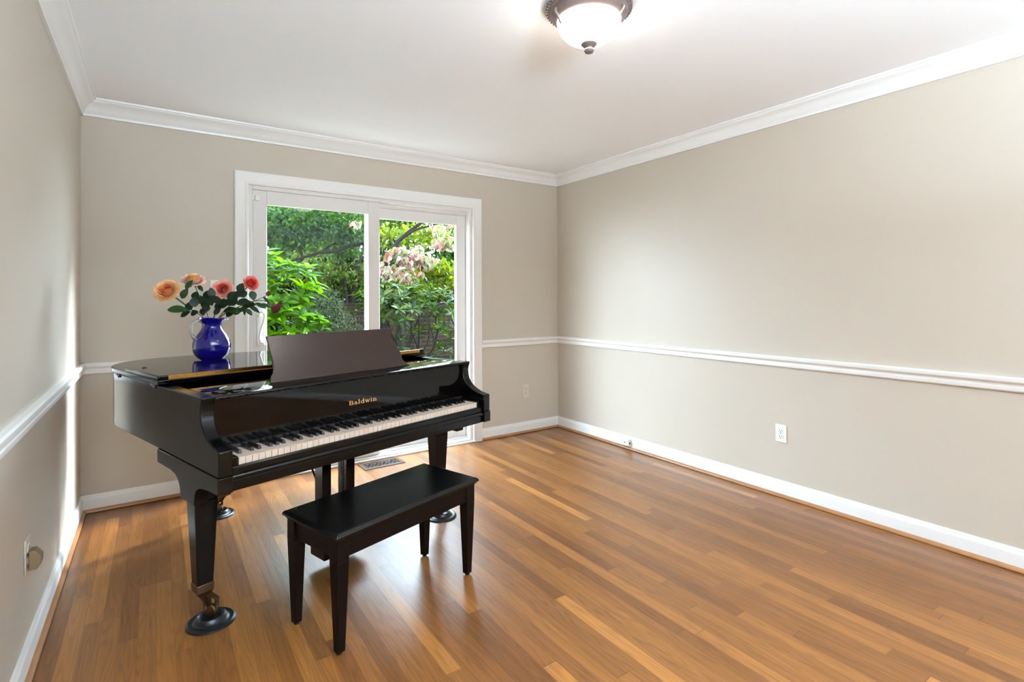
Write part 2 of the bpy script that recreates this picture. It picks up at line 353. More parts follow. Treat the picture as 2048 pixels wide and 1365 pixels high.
# ------------------------------------------------------------ wall fittings
def plate_fit(name, label, cat, w, h, kind, T, group=None, col='plastic'):
    """built facing -Y in local space, centred on origin"""
    e = empty(name); tag(e, label, cat, group)
    MB().box(-w/2, -.006, -h/2, w/2, 0, h/2).build('cover_plate', M[col], e, bevel=.003)
    if kind == 'duplex':
        for s in (1, -1):
            zc = s*.0195*h/.114
            pts = [(.0165*math.cos(a)*1.0, max(-.0135, min(.0135, .0165*math.sin(a)))+zc) for a in [2*PI*i/20 for i in range(20)]]
            r = MB().prism(pts, lambda p, t: (p[0], t, p[1]), -.009, -.004).build('receptacle', M[col], e)
            q = MB().box(-.0085, -.0096, zc-.001, -.0055, -.0088, zc+.008).box(.0055, -.0096, zc, .0085, -.0088, zc+.007)
            q.prism([(.003*math.cos(a), zc-.008+.003*math.sin(a)) for a in [2*PI*i/10 for i in range(10)]], lambda p, t: (p[0], t, p[1]), -.0096, -.0088)
            q.build('slots', M['slot'], r)
        MB().lathe([(0, 0), (.003, 0), (.003, .002), (0, .0025)], n=10).build('screw', M['steel'], e).matrix_local = Matrix.Rotation(PI/2, 4, 'X') @ Matrix.Translation((0, 0, .005))
    if kind == 'switch':
        MB().box(-.005, -.008, -.012, .005, -.004, .012).box(-.0035, -.016, .0, .0035, -.006, .006).build('toggle', M[col], e, bevel=.001)
    e.matrix_world = T; return e
MT = Matrix.Translation; RZ = lambda a: Matrix.Rotation(a, 4, 'Z')
plate_fit('power_outlet', 'white duplex outlet low on the long right wall', 'outlet', .072, .112, 'duplex', MT((0, -2.212, .397)) @ RZ(PI/2*-1))
plate_fit('power_outlet', 'beige outlet low on the short wall right of the glass door', 'outlet', .070, .124, 'duplex', MT((-.393, 0, .388)), col='beige_plastic')
plate_fit('light_switch', 'white switch plate on the wall behind the roses', 'switch', .082, .124, 'switch', MT((-2.922, 0, 1.326)))
plate_fit('power_outlet', 'pale outlet low on the left wall holding the brown adapter', 'outlet', .074, .114, 'duplex', MT((-W, -1.568, .392)) @ RZ(PI/2), col='beige_plastic')
ad = empty('outlet_night_light'); tag(ad, 'small brown plug-in night light in the left wall outlet', 'night light')
MB().prism([(-.0105, -.030), (-.030, -.030), (-.042, -.014), (-.042, .010), (-.026, .034), (-.0105, .034)], lambda p, t: (t, p[0], p[1]), -.023, .023).build('adapter_body', M['adapter'], ad, bevel=.002)
MB().box(-.008, -.0105, -.006, -.005, -.004, .006).box(.005, -.0105, -.006, .008, -.004, .006).build('prongs', M['steel'], ad)
ad.matrix_world = MT((-W, -1.568, .372)) @ RZ(PI/2)
jk = empty('phone_jack', (-.014, -.925, .032)); tag(jk, 'cream surface jack box on the right baseboard near the corner', 'jack')
MB().box(-.030, -.036, .0, 0, .036, .056).build('jack_box', M['plastic'], jk, bevel=.003)
MB().lathe([(0, 0), (.006, 0), (.006, .001), (0, .001)], n=12).build('jack_port', M['slot'], jk).matrix_local = MT((-.0305, .004, .026)) @ Matrix.Rotation(-PI/2, 4, 'Y')
MB().box(-.020, -.0368, .014, -.006, -.0358, .030).build('cable_port', M['slot'], jk)

# floor register
vt = empty('floor_register', (-1.838, -.128, 0)); tag(vt, 'brown scrollwork metal floor register in front of the glass door', 'vent')
a, c = .158, .083
MB().box(-a, -c, 0, a, c, .0015).build('duct_opening', M['dark'], vt)
ring_ = MB().box(-a, -c, .001, a, -c+.026, .0045).box(-a, c-.026, .001, a, c, .0045).box(-a, -c+.026, .001, -a+.026, c-.026, .0045).box(a-.026, -c+.026, .001, a, c-.026, .0045)
ring_.build('register_rim', M['register'], vt, bevel=.001)
sc_ = MB()
for i in range(9):
    for jn, yy in enumerate((-.028, .0, .028)):
        x = -.118+i*.0295+(.0145 if jn == 1 else 0)
        if jn == 1 and i == 8: continue
        pts = []
        for q in range(13):
            tt = q/12*1.6*PI; rr = .012-.006*q/12
            sgn = 1 if (i+jn) % 2 else -1
            pts.append((x+rr*math.cos(tt)*sgn, yy+rr*math.sin(tt), .0032))
        sc_.tube(pts, .0022, 5)
sc_.tube([(-.132, -.014, .003), (.132, -.014, .003)], .0016, 5).tube([(-.132, .014, .003), (.132, .014, .003)], .0016, 5)
sc_.build('scroll_grille', M['register'], vt)
vt.rotation_euler.z = .03

# ------------------------------------------------------------ ceiling light
LX, LY = -1.81, -2.415
lt = empty('ceiling_light', (LX, LY, H)); tag(lt, 'flush ceiling light with a bronze ring and glowing glass bowl', 'ceiling light')
pan = MB().lathe([(0, 0), (.150, 0), (.160, -.004), (.168, -.012), (.170, -.022), (.166, -.030), (.158, -.034), (.156, -.040), (.150, -.048), (.142, -.058), (.134, -.066), (.128, -.068), (.126, -.062), (.10, -.05), (0, -.05)], n=64)
P = pan.build('metal_pan', M['fixture'], lt)
rope = MB()
for i in range(56):
    a0 = 2*PI*i/56; pts = []
    for q in range(5):
        aa = a0+q/4*.10; ph = -.6+q/4*1.2
        pts.append(((.166+.006*math.cos(ph*1.4))*math.cos(aa), (.166+.006*math.cos(ph*1.4))*math.sin(aa), -.020-.011*math.sin(ph*1.4)))
    rope.tube(pts, .0032, 5)
rope.build('rope_ring', M['fixture'], P)
for i in range(3):
    a0 = 2*PI*i/3+2.95; ca, sa = math.cos(a0), math.sin(a0)
    prof = [(.150, -.046), (.154, -.056), (.149, -.066), (.143, -.074), (.137, -.084), (.133, -.094), (.128, -.100), (.122, -.098), (.121, -.091)]
    MB().tube([(r*ca, r*sa, z) for r, z in prof], [.007, .0065, .006, .005, .005, .005, .005, .0045, .004], 8).build('scroll_clip', M['fixture'], P)
bw = []
for i in range(17):
    a0 = i/16*PI/2; bw.append((.129*math.cos(a0)**.9 if i < 16 else 0, -.062-.100*math.sin(a0)))
MB().lathe(bw, n=48).build('glass_bowl', M['bowl'], lt)
MB().lathe([(0, -.150), (.020, -.150), (.030, -.155), (.033, -.162), (.027, -.169), (.016, -.174), (.014, -.178), (.019, -.181), (.021, -.187), (.016, -.195), (0, -.199)], n=24).build('finial', M['fixture'], lt)

# ------------------------------------------------------------ piano
OP = Vector((-3.0862, -1.9616, 0)); AP = .2878
pf = empty('grand_piano', OP, AP, label='black baby grand piano with its front lid folded back and keys exposed', cat='piano')
PA = Vector((math.cos(AP), math.sin(AP), 0)); PD = Vector((-math.sin(AP), math.cos(AP), 0))
def pw(u, v_, z): return OP+PA*u+PD*v_+Vector((0, 0, z))
def pix_v(px, py, vv):    # local (u, v, z) where the pixel's ray meets the vertical plane v = vv
    d = ray(px, py); c0 = CAM-OP; t = (vv-c0.dot(PD))/d.dot(PD); w = c0+d*t
    return Vector((w.dot(PA), vv, w.z))
PWD = 1.377; TOPZ = .907
def catmull(pts, n=8, closed=False):
    out = []; k = len(pts)
    for i in range(k-1):
        p0 = pts[max(i-1, 0)]; p1_ = pts[i]; p2_ = pts[i+1]; p3 = pts[min(i+2, k-1)]
        for q in range(n):
            t = q/n
            out.append(tuple(.5*((2*p1_[d])+(-p0[d]+p2_[d])*t+(2*p0[d]-5*p1_[d]+4*p2_[d]-p3[d])*t*t+(-p0[d]+3*p1_[d]-3*p2_[d]+p3[d])*t**3) for d in range(len(p1_))))
    out.append(tuple(pts[-1])); return out
# plan outline of the case: from treble front, round the tail, to bass front
RX = 1.400
plan = catmull([(RX, .60), (RX-.01, .74), (1.345, .86), (1.20, .98), (1.06, 1.10), (.96, 1.24), (.87, 1.37), (.76, 1.455), (.60, 1.50), (.42, 1.525), (.27, 1.525), (.14, 1.475), (.05, 1.37), (.008, 1.25), (0, 1.15)], 6)
outl = [(PWD, .16), (PWD, .20), (PWD+.003, .30), (PWD+.012, .45)]+plan+[(0, .9), (0, .6), (0, .3), (0, .20), (0, .16)]
def offset(poly, d):
    out = []; k = len(poly)
    for i, p in enumerate(poly):
        a_, c_ = Vector(poly[max(i-1, 0)]), Vector(poly[min(i+1, k-1)]); t_ = (c_-a_).normalized()
        out.append((p[0]-t_.y*d, p[1]+t_.x*d))
    return out
inn = offset(outl, .047)
b = MB(); k = len(outl)
v = []
for (x, y), (xi, yi) in zip(outl, inn):
    zb = .652
    v += [(x, y, zb), (x, y, TOPZ), (xi, yi, TOPZ), (xi, yi, zb)]
f = [(i*4+j, i*4+(j+1) % 4, (i+1)*4+(j+1) % 4, (i+1)*4+j) for i in range(k-1) for j in range(4)]
b.add(v, f)
arm = [(.0, .652), (.0, .740), (.025, .7435), (.055, .750), (.085, .761), (.112, .775), (.134, .793), (.149, .814), (.156, .838), (.158, .860), (.154, .880), (.148, .892), (.146, TOPZ), (.16, TOPZ), (.16, .652)]
for u0, u1 in ((0, .047), (PWD-.047, PWD)):
    b.prism(arm, lambda p, t: (t, p[0], p[1]), u0, u1)
b_ = bmesh.new(); vv_ = [b_.verts.new(p) for p in b.v]
for f_ in b.f:
    if all(abs(b.v[i][1]-.16) < 1e-4 for i in f_): continue
    b_.faces.new([vv_[i] for i in f_])
bmesh.ops.remove_doubles(b_, verts=b_.verts, dist=.0008)
b_.verts.index_update(); b = MB(); b.v = [tuple(v_.co) for v_ in b_.verts]; b.f = [tuple(v_.index for v_ in f_.verts) for f_ in b_.faces]; b.mi = [0]*len(b.f); b_.free()
rim = b.build('case', M['ebony'], pf, bevel=.0035, sharp=28)
# soundboard / underside and iron plate inside
inner_plan = [(p[0], p[1]) for p in offset(outl, .04)]
MB().prism(inner_plan, lambda p, t: (p[0], p[1], t), .70, .715).build('soundboard', M['case_inside'], pf)
pl = [p for p in offset(outl, .05) if p[1] > .42]; pl = [(PWD-.05, .40)]+pl+[(.05, .40)]
MB().prism(pl, lambda p, t: (p[0], p[1], t), .80, .815).build('iron_plate', M['plate'], pf)
tp = MB()
for i in range(40):
    for r_ in range(2):
        tp.lathe([(.0034, 0), (.0034, .022), (0, .023)], (.10+i*.030+r_*.012, .455+r_*.030+.01*(i % 2), .815), n=6)
tag(tp.build('tuning_pins', M['steel'], pf), kind='stuff')
# key bed, key slip, mouldings
kb = MB().box(.046, .012, .593, PWD-.046, .42, .631)
kb.prism([(.004, .631), (.004, .645), (.008, .650), (.016, .652), (.42, .652), (.42, .631)], lambda p, t: (t, p[0], p[1]), .046, PWD-.046)
kb.build('keybed', M['ebony'], pf, bevel=.003)
MB().prism([(.012, .652), (.012, .672), (.016, .677), (.022, .678), (.022, .652)], lambda p, t: (t, p[0], p[1]), .047, PWD-.047).build('key_slip', M['ebony'], pf)
K0 = .0762; KW = 1.225/52
for u0, u1 in ((.047, K0-.002), (PWD-K0+.002, PWD-.047)):
    MB().box(u0, .022, .652, u1, .172, .708).build('key_block', M['ebony'], pf, bevel=.003)
# leg blocks
for s in (0, 1):
    X = (lambda u: u) if s == 0 else (lambda u: PWD-u)
    blk = [(-.002, .595), (-.002, .651), (.589, .651), (.589, .597), (.55, .590), (.50, .590)]
    bq = MB(); VE = .589 if s == 0 else .46
    sp_ = [(-.002, .651), (VE, .651), (VE, .600), (VE-.012, .596)]+catmull([(.44, .595), (.385, .585), (.35, .558), (.338, .52)], 5)+[(.338, .512), (.205, .512)]+catmull([(.205, .522), (.192, .562), (.160, .582), (.10, .592), (.0, .595)], 5)+[(-.002, .595)]
    bq.prism(sp_, lambda p, t: (X(t), p[0], p[1]), -.003, .046)
    bq.build('leg_bracket', M['ebony'], pf, bevel=.002, sharp=28)
# legs with casters and cups
def leg(cu, cv, top, hw, cup, tilt):
    q = MB().frus((cu, cv, .175), (.028, .028), (cu-.002, cv-.002, .50), (hw, hw)).frus((cu-.002, cv-.002, .50), (hw, hw), (cu-.002, cv-.002, top), (hw+.002, hw+.002))
    l = q.build('leg', M['ebony'], pf, bevel=.003)
    MB().frus((cu, cv, .150), (.029, .029), (cu, cv, .182), (.031, .031)).frus((cu+.004, cv+.002, .132), (.020, .020), (cu, cv, .152), (.028, .028)).build('ferrule', M['old_brass'], l, bevel=.002)
    cx, cy = cup
    fk = MB().tube([(cu, cv, .150), (cu+(cx-cu)*.4, cv+(cy-cv)*.4, .118), (cx-.012, cy-.004, .075)], [.019, .020, .011], 8)
    fk.tube([(cu+.012, cv, .14), (cx+.016, cy-.014, .09), (cx+.016, cy-.014, .055)], [.010, .009, .008], 6)
    fk.tube([(cu-.012, cv, .14), (cx-.018, cy+.006, .09), (cx-.018, cy+.006, .055)], [.010, .009, .008], 6)
    fk.build('caster_fork', M['old_brass'], l)
    w_ = MB().lathe([(0, -.010), (.022, -.010), (.027, -.006), (.028, 0), (.027, .006), (.022, .010), (0, .010)], n=24)
    wo = w_.build('caster_wheel', M['old_brass'], l); wo.matrix_local = MT((cx, cy, .044)) @ Matrix.Rotation(.5, 4, 'Z') @ Matrix.Rotation(PI/2, 4, 'Y')
    return l
lg = [((.060, .298), (.100, .325), .0), ((1.272, .300), (1.340, .345), .0), ((.545, 1.30), (.543, 1.382), .0)]
for (cu, cv), cup, _ in lg: leg(cu, cv, .652 if cv < 1 else .70, .041, cup, 0)
cuplab = ['black caster cup on the floor under the front left piano leg', 'shiny dark caster cup under the front right piano leg', 'black caster cup under the rear piano leg']
for ((cu, cv), cup, _), lab in zip(lg, cuplab):
    w = pw(cup[0], cup[1], 0)
    tag(MB().lathe([(0, .016), (.034, .016), (.040, .026), (.047, .029), (.052, .024), (.055, .013), (.064, .009), (.078, .011), (.086, .007), (.088, 0), (0, 0)], n=48).build('caster_cup', M['coaster'], loc=w), lab, 'caster cup', 'caster cups under the piano legs')
# white and black keys
pat = [0, 1, 0, 1, 1, 0, 1]         # A.. : black after white index pattern for A B C D E F G
blk_after = {0: 1, 1: 0, 2: 1, 3: 1, 4: 0, 5: 1, 6: 1}
off = {0: .12, 2: -.12, 3: .12, 5: -.16, 6: 0}
VF = .0242; VB = .186
wkey = bpy.data.meshes.new('white_key')
def key_mesh():
    q = MB(); q.box(.0006, VF, .6815, KW-.0006, VB, .7015); return q
q = MB().box(.0010, VF+.0012, .665, KW-.0010, VB, .699).box(.0008, VF, .6985, KW-.0008, VB, .702)
first = q.build('white_key', M['ivory'], pf, bevel=.0006); first.location = (K0, 0, 0)
for i in range(1, 52):
    o = first.copy(); C.objects.link(o); o.parent = pf; o.location = (K0+i*KW, 0, 0)
bk = MB().add([(-.0064, VF+.046, .7015), (.0064, VF+.046, .7015), (.0064, VB, .7015), (-.0064, VB, .7015), (-.0050, VF+.053, .7145), (.0050, VF+.053, .7145), (.0053, VB, .7160), (-.0053, VB, .7160)],
              [(3, 2, 1, 0), (4, 5, 6, 7), (0, 1, 5, 4), (1, 2, 6, 5), (2, 3, 7, 6), (3, 0, 4, 7)])
firstb = None
for i in range(51):
    m_ = i % 7
    if not blk_after[m_]: continue
    x = K0+(i+1)*KW+off.get(m_, 0)*.0137
    if firstb is None: firstb = bk.build('black_key', M['keyblack'], pf, bevel=.0012); o = firstb
    else: o = firstb.copy(); C.objects.link(o); o.parent = pf
    o.location = (x, 0, 0)
# fallboard with lettering
fb = MB().prism([(VB-.004, .705), (VB-.010, .712), (VB-.012, .740), (VB-.014, .893), (VB+.008, .893), (VB+.008, .705)], lambda p, t: (t, p[0], p[1]), .048, PWD-.048)
FB = fb.build('fallboard', M['ebony_gloss'], pf, bevel=.002)
MB().box(.0762, VB-.001, .702, PWD-.0762, VB+.004, .7045).build('felt_strip', M['felt'], pf)
def letters():
    """serif letters out of strokes, in a 2-D unit frame (x-height 1, cap height 1.45)"""
    q = MB()
    def st(pts, w0, w1=None):
        w1 = w1 or w0; k = len(pts)
        for i in range(k-1):
            a_, c_ = Vector(pts[i]), Vector(pts[i+1]); d = (c_-a_).normalized(); nn = Vector((-d.y, d.x))
            wa = w0+(w1-w0)*i/(k-1); wb = w0+(w1-w0)*(i+1)/(k-1); e_ = d*.02
            pl_ = [a_-e_+nn*wa/2, c_+e_+nn*wb/2, c_+e_-nn*wb/2, a_-e_-nn*wa/2]
            q.prism([(p.x, p.y) for p in pl_], lambda p, t: (p[0], t, p[1]), 0, -.0006/LS)
    def arc(cx, cy, rx, ry, a0, a1, w, n_=12): st([(cx+rx*math.cos(math.radians(a0+(a1-a0)*i/n_)), cy+ry*math.sin(math.radians(a0+(a1-a0)*i/n_))) for i in range(n_+1)], w)
    T, t = .26, .12
    x = 0
    st([(x+.25, 0), (x+.25, 1.45)], T); st([(x, .05), (x+.75, .05)], t); st([(x, 1.40), (x+.75, 1.40)], t); st([(x+.25, .76), (x+.75, .76)], t)
    arc(x+.72, 1.08, .30, .32, -90, 90, .2); arc(x+.75, .40, .38, .36, -90, 90, .22); x += 1.5
    arc(x+.38, .72, .28, .25, 160, 0, .14); st([(x+.68, .75), (x+.68, 0)], T); st([(x+.68, .05), (x+.92, .05)], t); arc(x+.36, .30, .28, .27, 60, 330, .18); x += 1.15
    st([(x+.25, 0), (x+.25, 1.5)], T); st([(x, .05), (x+.5, .05)], t); st([(x, 1.47), (x+.25, 1.47)], t); x += .78
    st([(x+.8, 0), (x+.8, 1.5)], T); st([(x+.55, 1.47), (x+.8, 1.47)], t); st([(x+.8, .05), (x+1.05, .05)], t); arc(x+.42, .5, .36, .45, 0, 360, .2, 18); x += 1.3
    st([(x+.1, 1), (x+.42, 0)], .24); st([(x+.42, 0), (x+.70, .95)], .13); st([(x+.62, 1), (x+.95, 0)], .24); st([(x+.95, 0), (x+1.25, 1)], .13); st([(x-.05, .97), (x+.35, .97)], t); st([(x+1.1, .97), (x+1.4, .97)], t); x += 1.6
    st([(x+.25, 0), (x+.25, 1)], T); st([(x, .05), (x+.5, .05)], t); st([(x, .97), (x+.25, .97)], t); arc(x+.25, 1.33, .05, .05, 0, 360, .14, 8); x += .75
    st([(x+.25, 0), (x+.25, 1)], T); st([(x, .05), (x+.5, .05)], t); st([(x, .97), (x+.25, .97)], t); arc(x+.55, .68, .32, .28, 150, 0, .14); st([(x+.88, .68), (x+.88, 0)], T); st([(x+.65, .05), (x+1.1, .05)], t); x += 1.1
    return q, x
LS = .0128
q, wid = letters(); sc = .148/wid
q.v = [(x*sc, y*LS, z*LS) for x, y, z in q.v]
lo = q.build('lettering', M['gold_leaf'], FB, loc=(.618, VB-.0140, .779), sharp=60)
tag(lo, label='gold serif lettering on the fallboard')
# music shelf, front strip
sh = MB().prism([(.150, .893), (.146, .899), (.150, .9055), (.156, .907), (.40, .907), (.40, .893)], lambda p, t: (t, p[0], p[1]), .047, PWD-.047)
sh.build('music_shelf', M['ebony_gloss'], pf, bevel=.0015)
MB().box(.05, .385, .815, PWD-.05, .40, .895).build('shelf_back_rail', M['case_inside'], pf)
# music desk, leaning back
def deskpt(px, py): 
    # plane through (v=.275, z=.907) and (v=.375, z=1.105)
    d = ray(px, py); c0 = CAM-OP; nrm = Vector((0, .198, -.100)).normalized()
    du = Vector((d.dot(PA), d.dot(PD), d.z)); cu = Vector((c0.dot(PA), c0.dot(PD), c0.z)); p0 = Vector((0, .275, .907))
    t = (p0-cu).dot(nrm)/du.dot(nrm); return cu+du*t
dl = [deskpt(*p) for p in ((533, 673), (537, 690), (542, 710), (546.5, 727), (548.5, 738), (546.5, 747), (542, 755), (541, 762), (543, 772))]
half = [.5*(.6885-p.x)+.5*(.6885-p.x) for p in dl]
rr_ = [deskpt(*p) for p in ((787, 657), (804, 707), (809, 718), (820, 732))]
poly = []
dz = Vector((0, .100, .198)).normalized()
sl = [((p-Vector((0, .275, .907))).dot(dz)) for p in dl]
L = [(p.x, s) for p, s in zip(dl, sl)]; L[-1] = (L[-1][0], 0.0)
Rr = [(1.058, 0.0), (1.040, .012), (1.022, .030), (1.018, .045), (1.022, .065), (1.018, .085), (1.004, .125), (.988, .17)]
tR = rr_[0]; Rr.append((tR.x, (tR-Vector((0, .275, .907))).dot(dz)))
poly = list(reversed(L))+list(reversed(Rr))
nrm = Vector((0, .198, -.100)).normalized()
MB().prism(poly, lambda p, t: Vector((p[0], .275, .908))+dz*p[1]+nrm*t, 0, .011).build('music_desk', M['desk'], pf, bevel=.002)
for u in (.5, .86): MB().box(u, .345, .907, u+.012, .352, .985).build('desk_prop', M['ebony'], pf)
# lid: main leaf, folded front flap, hinge
lo_ = offset(plan, -.008)
lid = [(RX+.010, .566), (RX+.010, .62)]+lo_[2:]+[(-.008, .9), (-.008, .566)]
MB().prism(lid, lambda p, t: (p[0], p[1], t), .911, .930).build('lid', M['ebony_gloss'], pf, bevel=.003)
FL = MB().box(-.008, .568, .931, RX+.010, 1.005, .949).build('lid_flap', M['ebony_gloss'], pf, bevel=.004)
MB().box(.030, .5645, .9325, 1.370, .568, .948).tube([(.030, .5635, .9305), (1.370, .5635, .9305)], .0022, 6).build('piano_hinge', M['brass'], FL)
hs0 = MB().prism([(.0025*math.cos(2*PI*q_/8), .0025*math.sin(2*PI*q_/8)) for q_ in range(8)], lambda p, t: (p[0], t, p[1]), -.001, 0).build('hinge_screw', M['old_brass'], FL, loc=(.06, .5645, .941))
for i in range(1, 18):
    o = hs0.copy(); C.objects.link(o); o.parent = FL; o.location = (.06+i*.076, .5645, .941)
MB().lathe([(.009, 0), (.009, .003), (0, .004)], (.044, .915, .949), n=16).build('lid_bumper', M['slot'], FL)
for vv in (.64, 1.13):
    MB().tube([(-.003, vv-.02, .895), (-.004, vv+.006, .909)], .004, 6).box(-.004, vv-.022, .900, .0, vv+.03, .9105).build('lid_hinge', M['steel'], pf)
for (u, vv) in ((0, .62), (PWD-.02, .62), (0, 1.1)): MB().box(u, vv, TOPZ-.001, u+.03, vv+.02, .912).build('lid_buffer', M['felt'], pf)
# pedal lyre
ly = MB().frus((.616, .385, .135), (.023, .032), (.616, .385, .60), (.023, .034)).frus((.745, .385, .135), (.023, .032), (.745, .385, .60), (.023, .034))
LYR = ly.build('pedal_lyre', M['ebony'], pf, bevel=.002)
MB().box(.574, .305, .052, .806, .425, .140).build('pedal_box', M['ebony'], LYR, bevel=.003)
for u in (.625, .67, .715):
    MB().box(u-.009, .278, .062, u+.009, .31, .070).tube([(u, .280, .066), (u, .268, .062)], [.009, .006], 8).build('pedal', M['old_brass'], LYR, bevel=.002)
for u in (.709, .721):
    MB().tube([(u, .40, .14), (u, .40, .60)], .0025, 6).build('pedal_rod', M['steel'], LYR)
MB().tube([(.67, .43, .22), (.55, .52, .66)], .0045, 6).build('lyre_brace', M['ebony'], LYR)
MB().box(.63, .37, .18, .75, .43, .21).build('lyre_cross_rail', M['ebony'], LYR, bevel=.002)
MB().box(.56, .33, .59, .82, .45, .60).build('lyre_block', M['ebony'], LYR, bevel=.002)
# case beams under the soundboard
MB().box(.05, .42, .66, PWD-.05, .50, .70).box(.3, .5, .66, .36, 1.4, .70).box(.7, .5, .66, .76, 1.3, .70).box(.49, 1.24, .66, .60, 1.36, .70).build('under_beam', M['case_inside'], pf)

# ------------------------------------------------------------ bench
bc = Vector((-2.449, -1.857, 0)); bn = empty('piano_bench', bc, .314, label='black wooden piano bench with flat top in front of the keyboard', cat='bench')
bn.location = (-2.449, -1.857, 0)
prof = [(0, 0), (.008, .012), (.010, .016), (.018, .020)]
bx, by, BT = .372, .183, .440
q = MB(); rings = [(bx-.012, by-.012, BT-.030), (bx-.012, by-.012, BT-.026), (bx-.002, by-.002, BT-.018), (bx, by, BT-.012), (bx-.006, by-.006, BT-.003), (bx-.014, by-.014, BT)]
v = []; f = []
for (a, c, z) in rings: v += [(-a, -c, z), (a, -c, z), (a, c, z), (-a, c, z)]
for i in range(len(rings)-1):
    for j in range(4): f.append((i*4+j, i*4+(j+1) % 4, (i+1)*4+(j+1) % 4, (i+1)*4+j))
f += [(3, 2, 1, 0), tuple(len(v)-4+j for j in range(4))]
q.add(v, f).build('seat_top', M['bench'], bn, bevel=.0015, sharp=20)
MB().box(-.350, -.160, BT-.1, .350, -.142, BT-.029).box(-.350, .142, BT-.1, .350, .160, BT-.029).box(-.350, -.142, BT-.1, -.332, .142, BT-.029).box(.332, -.142, BT-.1, .350, .142, BT-.029).build('apron', M['bench_side'], bn, bevel=.0015)
MB().box(-.335, -.145, BT-.092, .335, .145, BT-.086).build('bench_bottom', M['bench_side'], bn)
for sx in (-1, 1):
    for sy in (-1, 1):
        q = MB().frus((sx*.334, sy*.141, .008), (.0145, .0145), (sx*.334, sy*.141, BT-.110), (.0245, .0245)).frus((sx*.334, sy*.141, BT-.110), (.0245, .0245), (sx*.334, sy*.141, BT-.029), (.0245, .0245))
        lgo = q.build('leg', M['bench_side'], bn, bevel=.002)
        MB().lathe([(0, 0), (.010, 0), (.011, .006), (.009, .010), (0, .010)], (sx*.334, sy*.141, 0), n=12).build('foot_glide', M['slot'], lgo)
for (x, y) in ((0.02, .15), (-.33, .15)):
    MB().lathe([(.004, 0), (.004, .001), (0, .0015)], (x, y, BT), n=10).build('screw_plug', M['slot'], bn)

# ------------------------------------------------------------ vase
VU, VV, VZ = .423, 1.16, .9305
vw = pw(VU, VV, VZ)
vs = empty('glass_vase', vw, AP, label='cobalt blue glass pitcher vase with a clear handle on the piano lid', cat='vase')
outp = catmull([(.046, 0), (.066, .014), (.086, .042), (.0925, .078), (.086, .112), (.068, .142), (.052, .166), (.0465, .184), (.050, .200), (.062, .214), (.074, .224)], 5)
inp = [(max(.001, r-.004), z+.003) for r, z in reversed(outp)]
prof = [(0, 0)]+outp+[(.073, .228), (.069, .226)]+inp[1:]+[(0, .006)]
q = MB().lathe(prof, n=48)
# pinch a spout into the rim on the right side
nv = []
for x, y, z in q.v:
    a_ = math.atan2(y, x); w_ = max(0, (z-.195)/.033)
    g = math.exp(-((a_+.2)/.38)**2)*w_
    nv.append((x*(1+.25*g-.10*w_), y*(1+.05*g-.10*w_), z-.012*g*w_+.004*w_*math.cos(3*a_)))
q.v = nv
q.build('vase_body', M['cobalt'], vs, sharp=50)
MB().tube(catmull([(-.050, -.01, .212), (-.075, -.012, .216), (-.100, -.014, .200), (-.108, -.015, .172), (-.100, -.014, .140), (-.086, -.012, .118), (-.074, -.01, .108), (-.070, -.01, .122)], 5), .0085, 10).build('handle', M['clear'], vs)

# ------------------------------------------------------------ roses
def petal(mb, a0, th0, th1, L_, Wd, r0, mi, curl=0, h0=0, n=7, mm=7):
    """one petal: rises from the axis, tilting from th0 to th1 (radians off the axis)"""
    vs_ = []; 
    r, h = r0, h0; prof_ = []
    for i in range(n+1):
        t = i/n; prof_.append((r, h, t))
        th = th0+(th1-th0)*t**1.5+(curl*max(0, t-.72)*3.2)
        r += math.sin(th)*L_/n; h += math.cos(th)*L_/n
    for (r, h, t) in prof_:
        w_ = Wd*math.sin(PI/2*min(1, .25+1.5*t))*(1-.12*t**6)
        for j in range(mm+1):
            s = j/mm*2-1; rad = max(r, .006)
            az = a0+s*w_/max(rad, .018)*.5
            edge = abs(s)**3
            rr2 = rad*(1-.16*edge*t)+.0015*math.sin(4*s+a0*3)*t; hh = h-(.010*edge*t)+.0012*math.sin(6*s+a0)*t
            vs_.append(Vector((rr2*math.cos(az), rr2*math.sin(az), hh)))
    fs = [(i*(mm+1)+j, i*(mm+1)+j+1, (i+1)*(mm+1)+j+1, (i+1)*(mm+1)+j) for i in range(n) for j in range(mm)]
    mb.add(vs_, fs, mi)
def bloom(scale, openness):
    mb = MB()
    rings_ = [(2, .0, -.25, .036, .022, .0025, 1), (3, .06, -.20, .039, .032, .005, 1), (4, .14, -.14, .041, .038, .009, 1), (5, .26, -.06, .043, .042, .013, 1), (5, .42, .02+openness*.2, .045, .050, .017, 1),
              (6, .62, .12+openness*.4, .048, .060, .020, 0), (6, .85, .24+openness*.5, .050, .066, .021, 0), (6, 1.15, .38+openness*.6, .052, .070, .019, 0), (6, 1.55, .55+openness*.7, .054, .070, .015, 0)]
    for ri, (k_, t0, t1, L_, Wd, r0, mi) in enumerate(rings_):
        for i in range(k_):
            a0 = 2*PI*i/k_+ri*.7+random.uniform(-.12, .12)
            petal(mb, a0, t0, t1+random.uniform(-.08, .08), L_*random.uniform(.92, 1.05), Wd, r0, mi, curl=1.0 if mi == 0 else .3, h0=-.014)
    mb.v = [(x*scale, y*scale, z*scale) for x, y, z in mb.v]
    return mb
